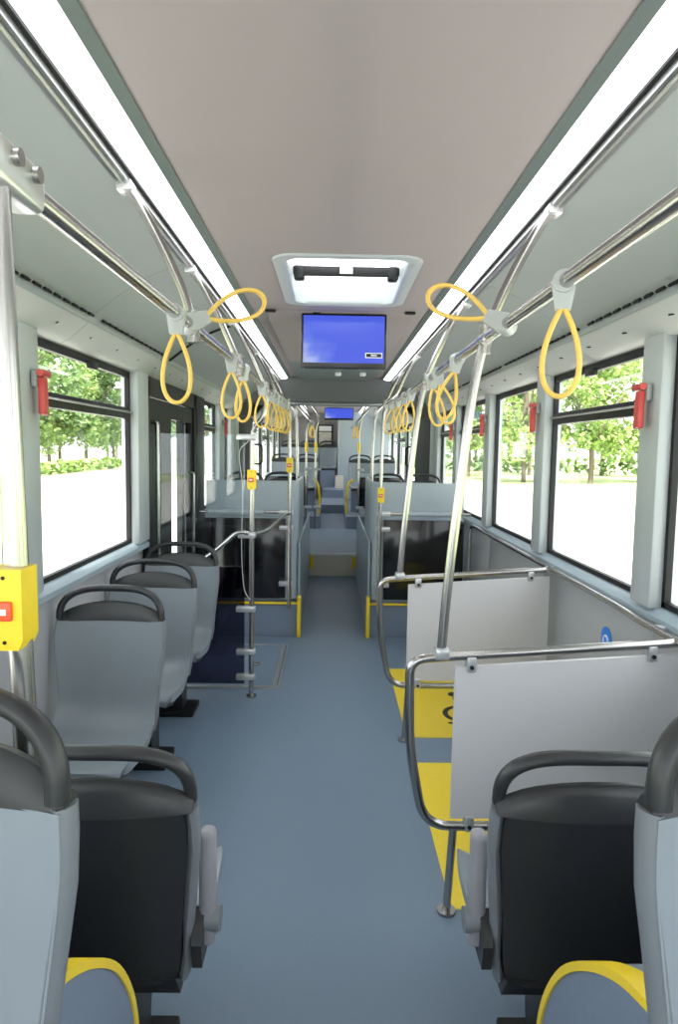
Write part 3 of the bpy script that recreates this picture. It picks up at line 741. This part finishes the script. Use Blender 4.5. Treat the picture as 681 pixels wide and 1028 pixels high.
hammer(-1, 2.52, 1.735, 'red emergency hammer on the left window pillar')
hammer(1, 2.50, 1.72, 'red emergency hammer on the right pillar nearest the camera')
hammer(1, 3.83, 1.74, 'red emergency hammer on the second right pillar')
hammer(1, 5.13, 1.74, 'red emergency hammer on the third right pillar')
hammer(1, 6.44, 1.73, 'small red emergency hammer on the farthest right pillar')
hammer(-1, 6.84, 1.74, 'small red emergency hammer on the left pillar past the door')

# ------------------------------------------------------------------ roof hatch
hc = thing_at('roof_hatch', ((HX0+HX1)/2, (HY0+HY1)/2, 2.35), 'open roof hatch with pale rounded frame and dark crossbar', 'roof hatch')
hx, hy = (HX1-HX0)/2, (HY1-HY0)/2
def rrect(a, b, r, n=6):
    o = []
    for cx, cy, a0 in ((a-r, b-r, 0), (-a+r, b-r, 90), (-a+r, -b+r, 180), (a-r, -b+r, 270)):
        for k in range(n+1):
            t = math.radians(a0+90*k/n); o.append((cx+r*math.cos(t), cy+r*math.sin(t)))
    return o
R = []
for a, b, r, z in ((hx+.055, hy+.055, .10, .0), (hx+.052, hy+.052, .10, -.008), (hx+.02, hy+.02, .09, -.012), (hx-.002, hy-.002, .07, -.006), (hx-.008, hy-.008, .06, .006), (hx-.02, hy-.02, .05, .118), (hx+.0, hy+.0, .05, .122), (hx+.0, hy+.0, .05, .0)):
    R.append([(x, y, z) for x, y in rrect(a, b, r)])
MB().loft(R, cap=False).build('frame', 'hatch_plastic', hc, 50)
MB().box(-hx-.01, hx+.01, -hy-.01, hy+.01, .150, .156).build('skylight_pane', 'skylight_milk', hc)
bar = MB().rbox(-hx+.015, hx-.015, -.075, -.045, .018, .062, .008); bar.build('crossbar', 'black_plastic', hc)
for s in (-1, 1): MB().rbox(s*(hx-.045)-.025, s*(hx-.045)+.025, -.08, -.02, .000, .064, .010).build('hinge_block', 'black_plastic', hc)
MB().box(-.03, .03, -.078, -.074, .026, .054).build('bar_label', 'white_plastic', hc)
MB().rbox(-hx+.04, -hx+.12, .02, .07, .135, .149, .006).build('red_tab', 'red_plastic', hc)
# ------------------------------------------------------------------ screens
def monitor(x, y, z, wd, ht, label, tick=True):
    e = thing_at('ceiling_monitor', (x, y, z), label, 'monitor', 'blue-lit ceiling monitors')
    MB().rbox(-wd/2, wd/2, 0, .05, 0, ht, .006).build('casing', 'screen_case', e)
    MB().box(-wd/2+.012, wd/2-.012, -.002, .004, .032, ht-.012).build('screen', 'screen_picture', e)
    MB().rbox(-wd/2+.02, wd/2-.02, .05, .13, .05, ht+.0, .01).build('mount', 'ceiling_paint', e)
    if tick:
        MB().box(wd*.255, wd*.455, -.004, -.002, .062, .092).build('on_screen_box', 'sign_white', e)
        MB().box(wd*.265, wd*.445, -.005, -.004, .067, .087).build('on_screen_field', 'screen_case', e)
        MB().box(wd*.32, wd*.39, -.006, -.005, .074, .080).build('on_screen_text', 'sign_white', e)
        for dx in (-.16,): MB().box(dx-.02, dx+.02, -.006, .02, ht, ht+.008).build('catch', 'black_plastic', e)
monitor(.028, 4.05, 2.025, .50, .315, 'large ceiling monitor with blue picture behind the roof hatch')
monitor(.085, 11.7, 2.05, .50, .21, 'small distant ceiling monitor with blue picture in the rear section', False)

# ------------------------------------------------------------------ rear section fittings
for i, (x, yel) in enumerate(((-.43, 0), (-.285, 0), (.40, 0))):
    e = thing_at('grab_pole', (x, 10.74, ZS), 'pale grab pole in the rear section, %s from the left' % ['first', 'second', 'third'][i], 'grab pole', 'rear section poles')
    MB().tube(crom([(0, 0, 0), (0, 0, 1.3), (0, 0, 1.55), ((.03 if x < 0 else .04)*(1), 0, 1.80), ((-1 if x < 0 else 1)*.12, 0, 2.0)], 6), .016, 10).build('pole_tube', 'steel', e)
    MB().tube([(0, 0, 1.22), (0, 0, 1.38)], .022, 10).build('yellow_sleeve', 'yellow_plastic', e)
    for z in (.95, .35): MB().rbox(-.03, .09, -.025, .025, z-.02, z+.02, .006).build('clamp', 'clamp_grey', e)
for s, side in ((-1, 'left'), (1, 'right')):
    e = thing_at('rear_screen', (s*.60, 10.9, .485), 'black glossy low screen in front of the rear section seats, %s' % side, 'partition', 'rear section low screens')
    a, b = sorted((-s*.19, s*.5)); MB().rbox(a, b, -.006, .006, .12, .62, .004).build('screen_panel', 'black_gloss', e)
    MB().rbox(a, b, -.012, .012, .62, .68, .004).build('top_edge', 'bulkhead_grey', e)
    MB().rbox(a, b, -.012, .012, 0.0, .12, .004).build('bottom_edge', 'bulkhead_grey', e)
    tag(MB().tube(crom([(s*.235, 11.2, .485), (s*.225, 11.2, .75), (s*.26, 11.2, .98), (s*.33, 11.2, 1.05)], 6), .02, 10).build('yellow_handrail', 'yellow_plastic'), 'curved yellow handrail beside the rear aisle, %s' % side, 'handrail', 'yellow rear handrails')
    for k in range(4):
        y = 10.3+k*.25; e2 = copy_tree(st0); e2.location = (s*.34, y, 1.96); e2.rotation_euler = (0, 0, .4*(k % 2)); e2.scale = (1, 1, 1)
        tag(e2, '%s yellow strap in the rear section cluster, %s side' % (ORD[k], side), 'strap', 'yellow rear section straps')
    e = thing_at('overhead_handrail', (s*.34, 11.75, 1.96), 'overhead handrail of the rear section, %s side' % side, 'handrail', 'rear overhead handrails')
    MB().tube([(0, -1.75, 0), (0, 1.75, 0)], .016, 10).build('rail_tube', 'steel', e)
    for y in (-1.7, 0, 1.7): MB().tube(crom([(s*.297, y, .33), (s*.25, y, .27), (s*.10, y, .12), (0, y, 0)], 5), .013, 8).build('hanger_tube', 'steel', e)
fp = thing_at('framed_notice', (-.17, 15.19, 1.57), 'black-framed panel on the rear wall left of the engine tower', 'picture')
MB().box(-.18, .16, -.03, 0, 0, .52).build('frame', 'black_plastic', fp); MB().box(-.15, .13, -.034, -.03, .03, .36).build('window_print', 'poster', fp); MB().box(-.15, .13, -.034, -.03, .38, .49).build('top_strip', 'sign_white', fp)

# ------------------------------------------------------------------ outside
tag(MB().box(-160, 160, -40, 260, -.42, -.40).build('lawn', 'grass'), 'sunlit pale green lawn around the parked bus', 'lawn', kind='structure')
tag(MB().box(-9, 6.0, -40, 120, -.40, -.36).build('paved_ground', 'concrete'), 'bright pale concrete yard under the bus', 'pavement', kind='structure')
def foliage(mb, n, blobs, size):
    for _ in range(n):
        c, r = random.choice(blobs)
        d = Vector((random.gauss(0, 1), random.gauss(0, 1), random.gauss(0, 1))).normalized()*r*(random.random()**.35)
        p = Vector(c)+Vector((d.x, d.y, d.z*.8)); q = Matrix.Rotation(random.random()*6.28, 3, 'Z') @ Matrix.Rotation(random.random()*3.14, 3, 'X')
        s = size*(.6+.8*random.random())
        mb.quad(*[p+q @ Vector(k) for k in ((-s, 0, -s*.6), (s*.2, s*.1, -s*.8), (s, 0, s*.5), (-s*.1, -s*.1, s*.8))])
def tree_proto(h, wide, low, m, n=3400, size=.15):
    e = empty('tree')
    blobs = []
    for k in range(13):
        a = random.random()*6.28; rr = wide*random.random()**.6; z = low+(h-low)*random.random(); f = 1-.5*abs((z-low)/(h-low)-.4)
        blobs.append(((rr*f*math.cos(a), rr*f*math.sin(a), z), wide*.42*(.7+.5*random.random())))
    mb = MB(); foliage(mb, n, blobs, size); o = mb.build('foliage', m, e); o['kind'] = 'stuff'
    t = MB(); t.tube(crom([(0, 0, 0), (.05, .03, low*.6), (-.04, .06, low*1.2), (0, 0, h*.75)], 4), .16, 8)
    for k in range(4):
        a = k*1.7; t.tube(crom([(0, 0, low*.8), (.5*wide*math.cos(a)*.6, .5*wide*math.sin(a)*.6, low+.25*(h-low)), (wide*.7*math.cos(a), wide*.7*math.sin(a), low+.55*(h-low))], 4), .06, 6)
    t.build('trunk', 'bark', e); return e
tA = tree_proto(8.0, 2.9, 2.6, 'leaf'); tB = tree_proto(9.5, 3.6, 2.2, 'leaf', 4200); tC = tree_proto(12, 4.2, 3.4, 'leaf_dark', 5200, .20)
used = set()
def tree(p, x, y, sc, label, rz, grp):
    if p not in used: used.add(p); e = p
    else: e = copy_tree(p)
    e.location = (x, y, -.40); e.rotation_euler = (0, 0, rz); e.scale = (sc,)*3; tag(e, label, 'tree', grp)
RG = 'trees beyond the right windows'
tree(tA, 16.5, 43, 1.0, 'slender-trunked tree seen through the hopper-bar window on the right', .3, RG)
tree(tB, 12.5, 44, .95, 'rounded tree seen through the full-height right window', 1.2, RG)
for i, (x, y, sc) in enumerate(((10.5, 52, .9), (21, 46, 1.05), (26, 44, 1.0), (31, 42, 1.1), (17, 58, 1.1), (24, 60, 1.2), (38, 50, 1.2), (14, 66, 1.1), (35, 66, 1.3), (46, 56, 1.3), (30, 34, .9), (38, 30, 1.0))):
    tree((tA, tB)[i % 2], x, y, sc, 'bright green tree in the row beyond the right windows', i*.9, RG)
LG = 'dense trees beyond the left windows'
for i in range(13):
    y = 34+i*4.2; x = -24-2.5*random.random()-.12*i
    tree((tC, tB)[i % 3 == 2], x, y, .85+.3*random.random(), 'dense dark green tree in the belt beyond the left windows', i*1.3, LG)
for i in range(8):
    tree(tC, -30+8*i, 95+3*(i % 2), 1.1, 'distant dark green tree behind the bus', i, 'distant trees behind the bus')
def hedge(x0, y0, x1, y1, h, label, m='leaf_dark', n=2600):
    mb = MB(); L = math.hypot(x1-x0, y1-y0); bl = [((x0+(x1-x0)*k/30, y0+(y1-y0)*k/30, -.3+h*.5), h*.62) for k in range(31)]
    foliage(mb, n, bl, .22); tag(mb.build('hedge', m), label, 'hedge', kind='stuff')
hedge(8, 60, 60, 52, 1.7, 'low clipped hedge across the lawn beyond the right windows')
hedge(-17, 8, -19, 60, .8, 'low pale shrubs along the yard beyond the left windows', 'leaf')
